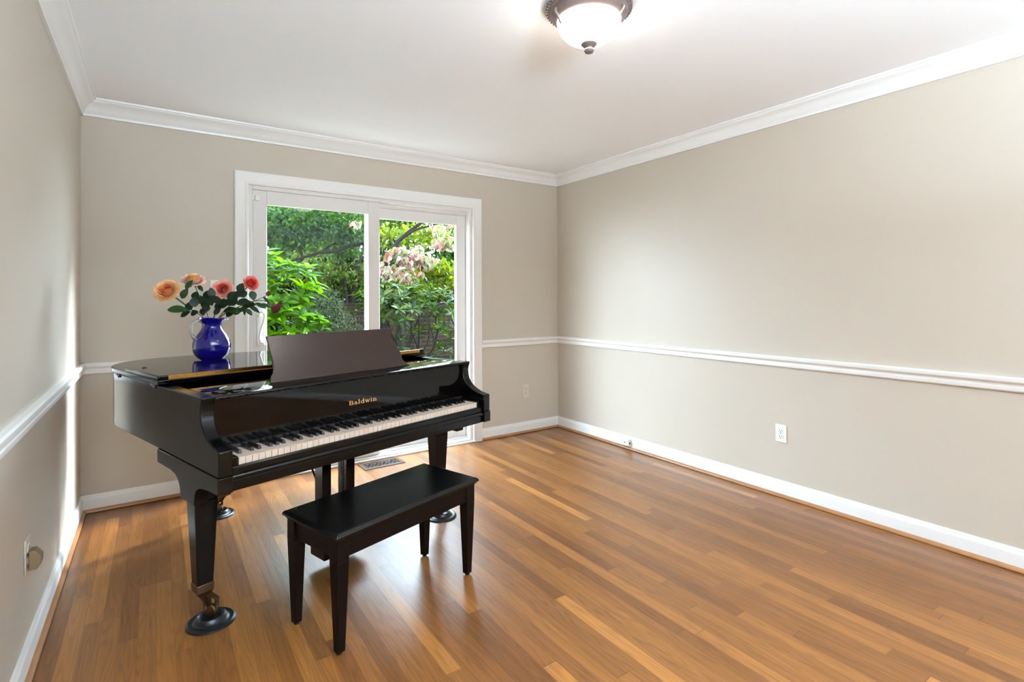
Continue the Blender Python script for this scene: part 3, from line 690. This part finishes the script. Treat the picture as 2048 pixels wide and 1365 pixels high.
def leaf_geom(L_, Wd, fold=.25, droop=.25, n=7):
    vs_ = []; 
    for i in range(n+1):
        t = i/n; w_ = Wd/2*math.sin(PI*min(1, t**.85))**.8*(1 if 0 < t < 1 else 0)
        x = L_*t; z = -droop*L_*t*t
        vs_ += [(x, -w_, z+fold*w_), (x, 0, z), (x, w_, z+fold*w_)]
    fs = []
    for i in range(n):
        a_ = i*3; fs += [(a_, a_+1, a_+4, a_+3), (a_+1, a_+2, a_+5, a_+4)]
    return vs_, fs
def orient(d, up=Vector((0, 0, 1)), roll=0):
    x = d.normalized(); y = up.cross(x)
    if y.length < 1e-3: y = Vector((0, 1, 0)).cross(x)
    y.normalize(); z = x.cross(y)
    return Matrix((x, y, z)).transposed() @ Matrix.Rotation(roll, 3, 'X')
camdir = (CAM-pw(VU, VV, 1.2)).normalized()
side = RV
mouth = pw(VU, VV, VZ+.215); inside = pw(VU, VV, VZ+.05)
def wpx(px, py, vv):
    l = pix_v(px, py, vv); return OP+PA*l.x+PD*l.y+Vector((0, 0, l.z))
roses = [
 # px, py, v, scale, openness, facing(toward cam, right, up), petals, label, leaves[(px,py,len,ang deg, wide, dark)]
 (331, 580, 1.12, .95, .30, (.85, -.35, .35), ('petal_peach', 'petal_peach_in'), 'peach rose leaning furthest left over the piano lid',
   [(334, 620, .095, 2, .055, 0), (363, 598, .060, 62, .042, 0), (371, 579, .060, 55, .034, 0), (361, 634, .055, 32, .034, 1), (381, 629, .045, 20, .034, 1), (376, 622, .05, 75, .04, 1), (390, 615, .055, 100, .045, 1)]),
 (387, 557, 1.20, .94, .6, (.35, .05, .95), ('petal_blush', 'petal_yellow_in'), 'open blush and yellow rose, second from the left and highest on its side',
   [(399, 608, .055, 100, .045, 1), (388, 600, .05, 70, .040, 1), (402, 632, .05, 60, .036, 1), (396, 571, .045, -50, .022, 0), (388, 604, .08, 12, .052, 1), (404, 612, .07, 20, .045, 1), (410, 600, .065, 60, .045, 1), (398, 626, .05, 30, .03, 1), (408, 618, .06, 80, .04, 1)]),
 (445, 578, 1.08, .86, .25, (.95, -.15, .20), ('petal_pink', 'petal_pink_in'), 'round pink rose facing forward above the vase mouth',
   [(412, 604, .075, 15, .055, 1), (424, 596, .055, 95, .040, 1), (430, 606, .065, 10, .05, 1), (428, 630, .05, 50, .03, 1), (415, 624, .055, 110, .04, 1), (446, 606, .07, 5, .05, 1), (432, 622, .06, 60, .04, 1), (440, 614, .06, 30, .045, 1), (425, 612, .06, 130, .045, 1), (446, 624, .07, 20, .04, 1), (455, 600, .065, 40, .05, 1)]),
 (504, 565, 1.14, .72, .30, (.60, .55, .50), ('petal_coral', 'petal_coral_in'), 'small coral rose furthest right beside the glass door frame',
   [(478, 585, .055, 70, .045, 1), (489, 596, .055, 115, .048, 1), (472, 606, .08, 5, .06, 1), (503, 582, .06, -75, .042, 0), (452, 634, .07, 40, .045, 1), (474, 596, .05, 70, .04, 1), (466, 628, .06, 30, .04, 0), (484, 612, .075, 8, .055, 1), (462, 612, .06, 60, .045, 1), (456, 620, .06, -10, .04, 0)]),
]
def add_leaves(root, base, lst, vv, red=False):
    for (px, py, L_, ang, wd, dk) in lst:
        p = wpx(px, py, vv+random.uniform(-.05, .03)); a_ = math.radians(ang)
        d = RV*math.cos(a_)+UV*math.sin(a_)+camdir*random.uniform(-.25, .25)
        gv, gf = leaf_geom(L_, wd, .2, .12)
        R_ = orient(d, (camdir*.8+Vector((0, 0, .6))).normalized(), random.uniform(-.25, .25))
        q = MB().add([R_ @ Vector(v_)+p-base for v_ in gv], gf)
        q.build('leaf', M['rose_leaf_red'] if red else (M['rose_leaf_dark'] if dk else M['rose_leaf']), root, fixn=True, sharp=70)
for (px, py, vv, s_, op, fc, mats, lab, lvs) in roses:
    head = wpx(px, py, vv); root = empty('rose', inside, label=lab, cat='rose', group='roses in the blue vase')
    fcv = (camdir*fc[0]+RV*fc[1]+Vector((0, 0, fc[2]))).normalized()
    bl = bloom(s_, op); Rb = orient(fcv, Vector((0, 0, 1)) if abs(fcv.z) < .9 else RV)
    # local z of the bloom points along the facing
    Rz = Matrix((Rb.col[1], Rb.col[2], Rb.col[0])).transposed()
    bl.v = [tuple(Rz @ (Vector(v_)-Vector((0, 0, .012*s_)))+head-inside) for v_ in bl.v]
    bl.build('bloom', [M[mats[0]], M[mats[1]]], root, sharp=80)
    bb = head-fcv*.022*s_; mid = mouth+(bb-mouth)*.5+Vector((0, 0, -.012))
    off_ = (RV*((px-424)/330)*.25); mo = mouth+off_*.5
    pts = catmull([tuple(inside+off_*-.3-inside), tuple(mo-inside), tuple(mid-inside), tuple(bb-inside)], 6)
    MB().tube(pts, .0034, 7).build('stem', M['rose_stem'], root)
    sep = MB()
    for i in range(5):
        gv, gf = leaf_geom(.034*s_, .011, .1, .5, 5); a_ = 2*PI*i/5
        d = (Rz @ Vector((math.cos(a_), math.sin(a_), -.35))).normalized(); R_ = orient(d, fcv)
        sep.add([R_ @ Vector(v_)+bb-inside for v_ in gv], gf)
    sep.build('sepals', M['rose_leaf'], root, sharp=80)
    add_leaves(root, inside, lvs, vv)
root = empty('rose_sprig', inside, label='leafy rose shoot with dark red tips reaching right across the glass', cat='rose shoot')
tip = wpx(536, 590, 1.12); mo = mouth+RV*.03
MB().tube(catmull([tuple(RV*-.01), tuple(mo-inside), tuple(wpx(480, 613, 1.12)-inside), tuple(wpx(515, 600, 1.12)-inside), tuple(tip-inside)], 6), [.0034]*12+[.0028]*6+[.002]*7, 7).build('stem', M['rose_stem'], root)
MB().tube(catmull([tuple(wpx(505, 603, 1.12)-inside), tuple(wpx(528, 602, 1.12)-inside), tuple(wpx(545, 610, 1.12)-inside)], 6), .002, 6).build('side_stem', M['rose_stem'], root)
add_leaves(root, inside, [(510, 606, .07, -25, .026, 0), (498, 612, .07, -30, .03, 0), (492, 618, .05, -45, .03, 0), (478, 621, .05, 15, .034, 0), (526, 594, .05, -40, .018, 1), (488, 614, .05, -85, .016, 0), (520, 608, .07, -15, .022, 0)], 1.12)
add_leaves(root, inside, [(548, 627, .085, 60, .036, 0), (543, 624, .075, 40, .034, 0), (534, 592, .03, 60, .026, 0), (546, 626, .06, 85, .03, 0)], 1.12, True)

# ------------------------------------------------------------ outside
sstruct(MB().box(-14, .16, -.22, 14, 16, -.10).build('ground', M['mulch']), 'brown planting bed outside')
sstruct(MB().box(-5, .15, -.12, 3, 1.0, -.06).build('patio', M['stone']), 'stone patio outside the door')
def foliage(blobs, leafL, leafW, fold=.3, droop=.25, size_var=.35, whorl=0, face=None, hang=0, shell=.55):
    mb = MB(); gv, gf = leaf_geom(1, leafW/leafL, fold, droop, 4 if leafL < .08 else 5)
    gv = [Vector(v_) for v_ in gv]
    for (c, r, n_) in blobs:
        c = Vector(c)
        k_ = max(1, n_//whorl) if whorl else n_
        for i in range(k_):
            d = Vector((random.gauss(0, 1), random.gauss(0, 1), random.gauss(0, 1))).normalized(); rr2 = random.uniform(shell, 1.05)
            p = c+Vector((d.x*r[0], d.y*r[1], d.z*r[2]))*rr2
            if whorl:
                ax = (d*.5+Vector((random.uniform(-.4, .4), random.uniform(-.6, .2), 1))).normalized(); o_ = ax.orthogonal().normalized(); o2 = ax.cross(o_)
                a0 = random.uniform(0, 6.28)
                for j in range(whorl):
                    a_ = a0+2*PI*j/whorl+random.uniform(-.2, .2); el = random.uniform(.15, .75)
                    dd = (o_*math.cos(a_)+o2*math.sin(a_))*math.cos(el)+ax*math.sin(el)
                    R_ = orient(dd, ax); s = leafL*random.uniform(1-size_var, 1+size_var*.5)
                    mb.add([R_ @ (v_*s)+p for v_ in gv], gf)
            else:
                dd = Vector((random.gauss(0, 1), random.gauss(0, 1), random.gauss(-.25-hang, .6))).normalized()
                R_ = orient(dd, Vector((random.uniform(-.7, .7), random.uniform(-1.0, .4), 1)).normalized(), random.uniform(-.6, .6)); s = leafL*random.uniform(1-size_var, 1+size_var)
                mb.add([R_ @ (v_*s)+p for v_ in gv], gf)
    return mb
def shade_smooth_none(o): return o
def branchy(mb, p, d, L_, r, depth, spread=.6, n_=3):
    p = Vector(p); d = Vector(d).normalized(); pts = [p]; q = p.copy(); dd = d.copy()
    for i in range(5):
        dd = (dd+Vector((random.uniform(-.22, .22), random.uniform(-.22, .22), random.uniform(-.12, .16)))).normalized(); q = q+dd*L_/5; pts.append(q.copy())
    mb.tube(pts, [r*(1-.5*i/5) for i in range(6)], 6)
    if depth > 0:
        for i in range(n_):
            k_ = random.randint(2, 5); nd = (dd+Vector((random.uniform(-1, 1), random.uniform(-1, 1), random.uniform(-.3, .8)))*spread).normalized()
            branchy(mb, pts[k_], nd, L_*random.uniform(.55, .8), r*.55, depth-1, spread, n_)
def plant(name, label, cat, mat, fol, trunk=None, bark='bark', group=None, stem_name='branches', extra=None):
    root = empty(name, (0, 0, 0), label=label, cat=cat, group=group)
    fol.build('foliage', M[mat], root, fixn=False)
    if extra: extra[0].build('pink_leaves', M[extra[1]], root, fixn=False)
    if trunk: trunk.build(stem_name, M[bark], root)
    return root
def P_(px, py, Y): return at_y(px, py, Y)
def base_at(p): return Vector((p.x, p.y, -.11))
# laurel close to the door, bright green
c1 = P_(560, 560, 1.25)
fol = foliage([(P_(545, 640, 1.2), (.42, .22, .28), 230), (P_(560, 575, 1.25), (.36, .2, .24), 190), (P_(520, 540, 1.3), (.30, .2, .28), 130), (P_(600, 655, 1.15), (.22, .16, .14), 80), (P_(575, 700, 1.15), (.5, .25, .3), 120), (P_(490, 640, 1.2), (.35, .22, .4), 100)],
              .135, .052, .3, .2, .25, whorl=5)
tr = MB()
for px in (530, 556, 585): 
    p = base_at(P_(px, 700, 1.2)); tr.tube([p, p+Vector((.02, .02, .5)), P_(px-6, 600, 1.22)], [.02, .015, .008], 6)
branchy(tr, P_(550, 640, 1.22), (0, 0, 1), .35, .008, 2, .7)
plant('laurel_shrub', 'bright green broad-leaved shrub just outside the left pane', 'shrub', 'lf_laurel', fol, tr)
# rhododendron right pane
Y = 1.7
fol = foliage([(P_(770, 590, Y), (.30, .25, .16), 210), (P_(830, 600, Y+.1), (.32, .3, .16), 210), (P_(888, 612, Y), (.28, .25, .18), 170), (P_(800, 625, Y-.1), (.30, .2, .14), 120), (P_(740, 625, Y), (.16, .2, .14), 60),
               (P_(865, 655, Y+.1), (.35, .25, .16), 80), (P_(900, 700, Y), (.25, .2, .2), 50), (P_(780, 690, Y), (.2, .2, .16), 40)],
              .125, .036, .25, .2, .25, whorl=7)
tr = MB()
for (x0, y0, x1, y1) in ((800, 760, 775, 640), (830, 760, 838, 640), (845, 745, 880, 650), (800, 740, 760, 680)):
    tr.tube([base_at(P_(x0, y0, Y)), P_(x0, 735, Y), P_((x0+x1)/2+4, (y0+y1)/2, Y), P_(x1, y1, Y)], [.022, .018, .013, .008], 6)
for i in range(16): branchy(tr, P_(random.uniform(765, 905), random.uniform(660, 710), Y+random.uniform(-.1, .2)), (random.uniform(-.6, .6), random.uniform(-.3, .3), 1), .3, .008, 2, .8, 2)
plant('rhododendron', 'dark glossy rhododendron with bare lower stems outside the right pane', 'shrub', 'lf_rhodo', fol, tr)
# dogwood with pink leaves
Y = 2.6
pink = foliage([(P_(800, 505, Y), (.30, .3, .10), 150), (P_(835, 520, Y-.2), (.32, .3, .12), 170), (P_(770, 540, Y), (.22, .3, .12), 110), (P_(890, 485, Y), (.22, .3, .10), 90), (P_(800, 550, Y-.3), (.3, .3, .12), 120), (P_(712, 447, Y), (.10, .2, .05), 16), (P_(868, 455, Y), (.3, .3, .1), 26)],
               .085, .045, .3, .4, .3, hang=.5, shell=.2)
yel = foliage([(P_(870, 540, Y+.2), (.42, .4, .20), 420), (P_(905, 560, Y), (.3, .4, .2), 240), (P_(815, 575, Y+.3), (.4, .4, .12), 160), (P_(850, 470, Y+.8), (.6, .5, .25), 420), (P_(770, 470, Y+.9), (.35, .4, .2), 150)],
              .085, .045, .3, .3, .3, hang=.3, shell=.2)
tr = MB(); b0 = base_at(P_(768, 700, Y+.4))
tr.tube([b0, P_(768, 640, Y+.4), P_(764, 590, Y+.35), P_(766, 545, Y+.3), P_(780, 508, Y+.3), P_(797, 482, Y+.3), P_(818, 464, Y+.2), P_(842, 446, Y+.1), P_(880, 425, Y)], [.07, .06, .05, .045, .038, .030, .026, .022, .016], 8)
tr.tube([P_(797, 482, Y+.3), P_(830, 460, Y+.1), P_(880, 446, Y), P_(930, 450, Y)], [.022, .016, .012, .008], 6)
tr.tube([P_(762, 605, Y+.35), P_(775, 590, Y+.2), P_(792, 572, Y+.1), P_(825, 560, Y)], [.04, .035, .026, .012], 8)
plant('dogwood_tree', 'small tree turning pink at its leaves behind the right pane', 'tree', 'lf_yellow', yel, tr, extra=(pink, 'lf_pink'))
# grey green shrub
Y = 3.2
fol = foliage([(P_(640, 620, Y), (.36, .35, .34), 2600), (P_(655, 665, Y), (.5, .4, .34), 1800), (P_(615, 650, Y+.2), (.35, .35, .4), 1200)], .042, .013, .2, .4, .3, hang=.4, shell=.45)
tr = MB(); 
for px in (630, 650): tr.tube([base_at(P_(px, 700, Y)), P_(px, 680, Y), P_(px+4, 600, Y)], [.025, .02, .008], 6)
plant('weeping_maple', 'grey-green feathery mounded shrub before the brick wall', 'shrub', 'lf_grey', fol, tr)
# brick garden wall
a_, c_ = P_(668, 606, 4.6), P_(1000, 606, 4.6)
bwz = 1.12
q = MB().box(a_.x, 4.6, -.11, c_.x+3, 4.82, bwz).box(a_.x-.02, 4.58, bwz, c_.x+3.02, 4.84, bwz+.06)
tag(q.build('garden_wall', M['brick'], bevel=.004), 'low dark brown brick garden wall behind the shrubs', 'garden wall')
# maple over the left pane
Y = 3.8
fol = foliage([(P_(560, 440, Y), (.55, .5, .22), 1200), (P_(640, 445, Y), (.55, .5, .22), 1250), (P_(705, 460, Y), (.42, .5, .25), 950), (P_(590, 480, Y+.2), (.5, .5, .16), 750), (P_(520, 480, Y), (.4, .4, .4), 500), (P_(650, 395, Y), (1.2, .7, .3), 1300), (P_(690, 500, Y+.4), (.45, .4, .14), 420)], .066, .036, .25, .3, .35, hang=.2, shell=.2)
tr = MB()
tr.tube([P_(573, 524, Y), P_(600, 518, Y), P_(620, 511, Y-.05), P_(643, 505, Y-.1), P_(672, 503, Y-.1), P_(700, 492, Y), P_(735, 486, Y+.1), P_(790, 470, Y+.2)], [.010, .015, .019, .023, .026, .028, .031, .034], 8)
tr.tube([P_(643, 505, Y-.1), P_(655, 495, Y), P_(668, 488, Y), P_(690, 486, Y+.2), P_(710, 470, Y+.2)], [.02, .018, .015, .012, .008], 6)
tr.tube([P_(606, 520, Y), P_(600, 495, Y), P_(596, 470, Y), P_(580, 450, Y)], [.016, .018, .014, .01], 6)
tr.tube([P_(790, 470, Y+.2), P_(800, 520, Y+.3), P_(800, 620, Y+.3), base_at(P_(800, 700, Y+.3))], [.05, .06, .07, .08], 8)
plant('maple_tree', 'overhanging green tree with a long dark horizontal limb across the left pane', 'tree', 'lf_maple', fol, tr)
# slender multi-stem trees
for (px, Y, lab, mat, seed) in ((705, 6.2, 'leaning multi-stemmed tree rising behind the brick wall', 'lf_lime', 1), (620, 7.2, 'pale lime leafed tree in the distance left of centre', 'lf_lime', 2), (880, 6.8, 'bushy green tree in the distance right of centre', 'lf_maple', 3)):
    random.seed(seed*11); tr = MB(); b0 = base_at(P_(px, 640, Y))
    for i in range(6):
        top = P_(px+random.uniform(-45, 65), random.uniform(440, 490), Y+random.uniform(-.4, .4)); md = (b0+top)/2+Vector((random.uniform(-.15, .15), 0, random.uniform(-.1, .1)))
        tr.tube(catmull([tuple(b0+Vector((random.uniform(-.1, .1), 0, 0))), tuple(md), tuple(top)], 5), [.06*(1-.07*k_) for k_ in range(11)], 7)
    bl_ = []
    for i in range(14): bl_.append((P_(px+random.uniform(-110, 110), random.uniform(400, 585), Y+random.uniform(-.6, .9)), (.6, .5, .35), 380))
    plant('garden_tree', lab, 'tree', mat, foliage(bl_, .085, .042, .25, .3, .4, hang=.1, shell=.1), tr)
# far hedge of trees
random.seed(99)
for k_, (x0, x1, mat, lab) in enumerate(((-9, -3.4, 'lf_dark', 'dark dense tree mass furthest left in the garden'), (-3.6, 1.4, 'lf_dark', 'dark dense trees filling the far background'), (1.2, 7.5, 'lf_maple', 'tall green trees at the far right of the garden'))):
    bl_ = []; tr = MB()
    for i in range(40):
        bl_.append(((random.uniform(x0, x1), random.uniform(8.6, 10.2), random.uniform(.2, 4.4)), (.9, .6, .6), 260))
    for i in range(4):
        x = x0+(i+.5)*(x1-x0)/4; tr.tube([(x, 9.4, -.11), (x+.1, 9.4, 2), (x-.1, 9.3, 4)], [.14, .11, .07], 8)
    plant('background_tree', lab, 'trees', mat, foliage(bl_, .27, .15, .25, .3, .35, shell=.1), tr)
# understory planting
random.seed(5)
bl_ = [((random.uniform(-4.5, 4), random.uniform(5.4, 6.6), random.uniform(0, 1.3)), (.6, .4, .4), 260) for i in range(34)]
plant('understory_shrub', 'low dark green shrubbery along the back of the garden', 'shrub', 'lf_dark', foliage(bl_, .14, .07, .25, .3, .35, shell=.2))

# ------------------------------------------------------------ light
sc = bpy.context.scene
wd = bpy.data.worlds.new('sky'); sc.world = wd; wd.use_nodes = True; nt = wd.node_tree
bg = nt.nodes['Background']; bg.inputs['Strength'].default_value = 24
tc = nt.nodes.new('ShaderNodeTexCoord'); sp = nt.nodes.new('ShaderNodeSeparateXYZ'); cr = nt.nodes.new('ShaderNodeValToRGB')
nt.links.new(tc.outputs['Generated'], sp.inputs[0]); nt.links.new(sp.outputs['Z'], cr.inputs[0])
cr.color_ramp.elements[0].color = (.70, .86, 1, 1); cr.color_ramp.elements[1].color = (.60, .80, 1, 1)
nt.links.new(cr.outputs[0], bg.inputs['Color'])
def sun(az, el, st, ang, col, name):
    l = bpy.data.lights.new(name, 'SUN'); l.energy = st; l.angle = math.radians(ang); l.color = col
    o = bpy.data.objects.new(name, l); C.objects.link(o)
    src = Vector((math.cos(math.radians(az))*math.cos(math.radians(el)), math.sin(math.radians(az))*math.cos(math.radians(el)), math.sin(math.radians(el))))
    o.rotation_euler = src.to_track_quat('Z', 'Y').to_euler(); o.location = (4, 6, 8); return o
sun(17, 24, 20.0, 14, (.84, .92, 1), 'sun')
def area(name, loc, rot, sx, sy, e, col, portal=False):
    l = bpy.data.lights.new(name, 'AREA'); l.shape = 'RECTANGLE'; l.size = sx; l.size_y = sy; l.energy = e; l.color = col
    if portal: l.cycles.is_portal = True
    o = bpy.data.objects.new(name, l); C.objects.link(o); o.location = loc; o.rotation_euler = rot; return o
area('door_portal', (-1.85, .17, 1.0), (-PI/2, 0, 0), 1.75, 2.0, 1, (1, 1, 1), True)
area('added_uplight', (-1.0, -5.6, 1.62), (PI, 0, 0), 1.2, 1.0, 62, (.64, .83, 1))  # unseen fill lamp added behind the camera, bounced off the ceiling
area('added_uplight', (-2.75, -5.1, 1.62), (PI, 0, 0), 1.0, .8, 350, (.64, .83, 1))  # second added fill, also out of view, lifts the left side
sc.view_settings.view_transform = 'Standard'; sc.view_settings.look = 'None'; sc.view_settings.exposure = .45; sc.view_settings.gamma = 1
sc.cycles.use_denoising = True; sc.cycles.max_bounces = 10; sc.cycles.diffuse_bounces = 5; sc.cycles.glossy_bounces = 4; sc.cycles.transparent_max_bounces = 12
sc.cycles.sample_clamp_indirect = 6; sc.cycles.caustics_reflective = False; sc.cycles.caustics_refractive = False
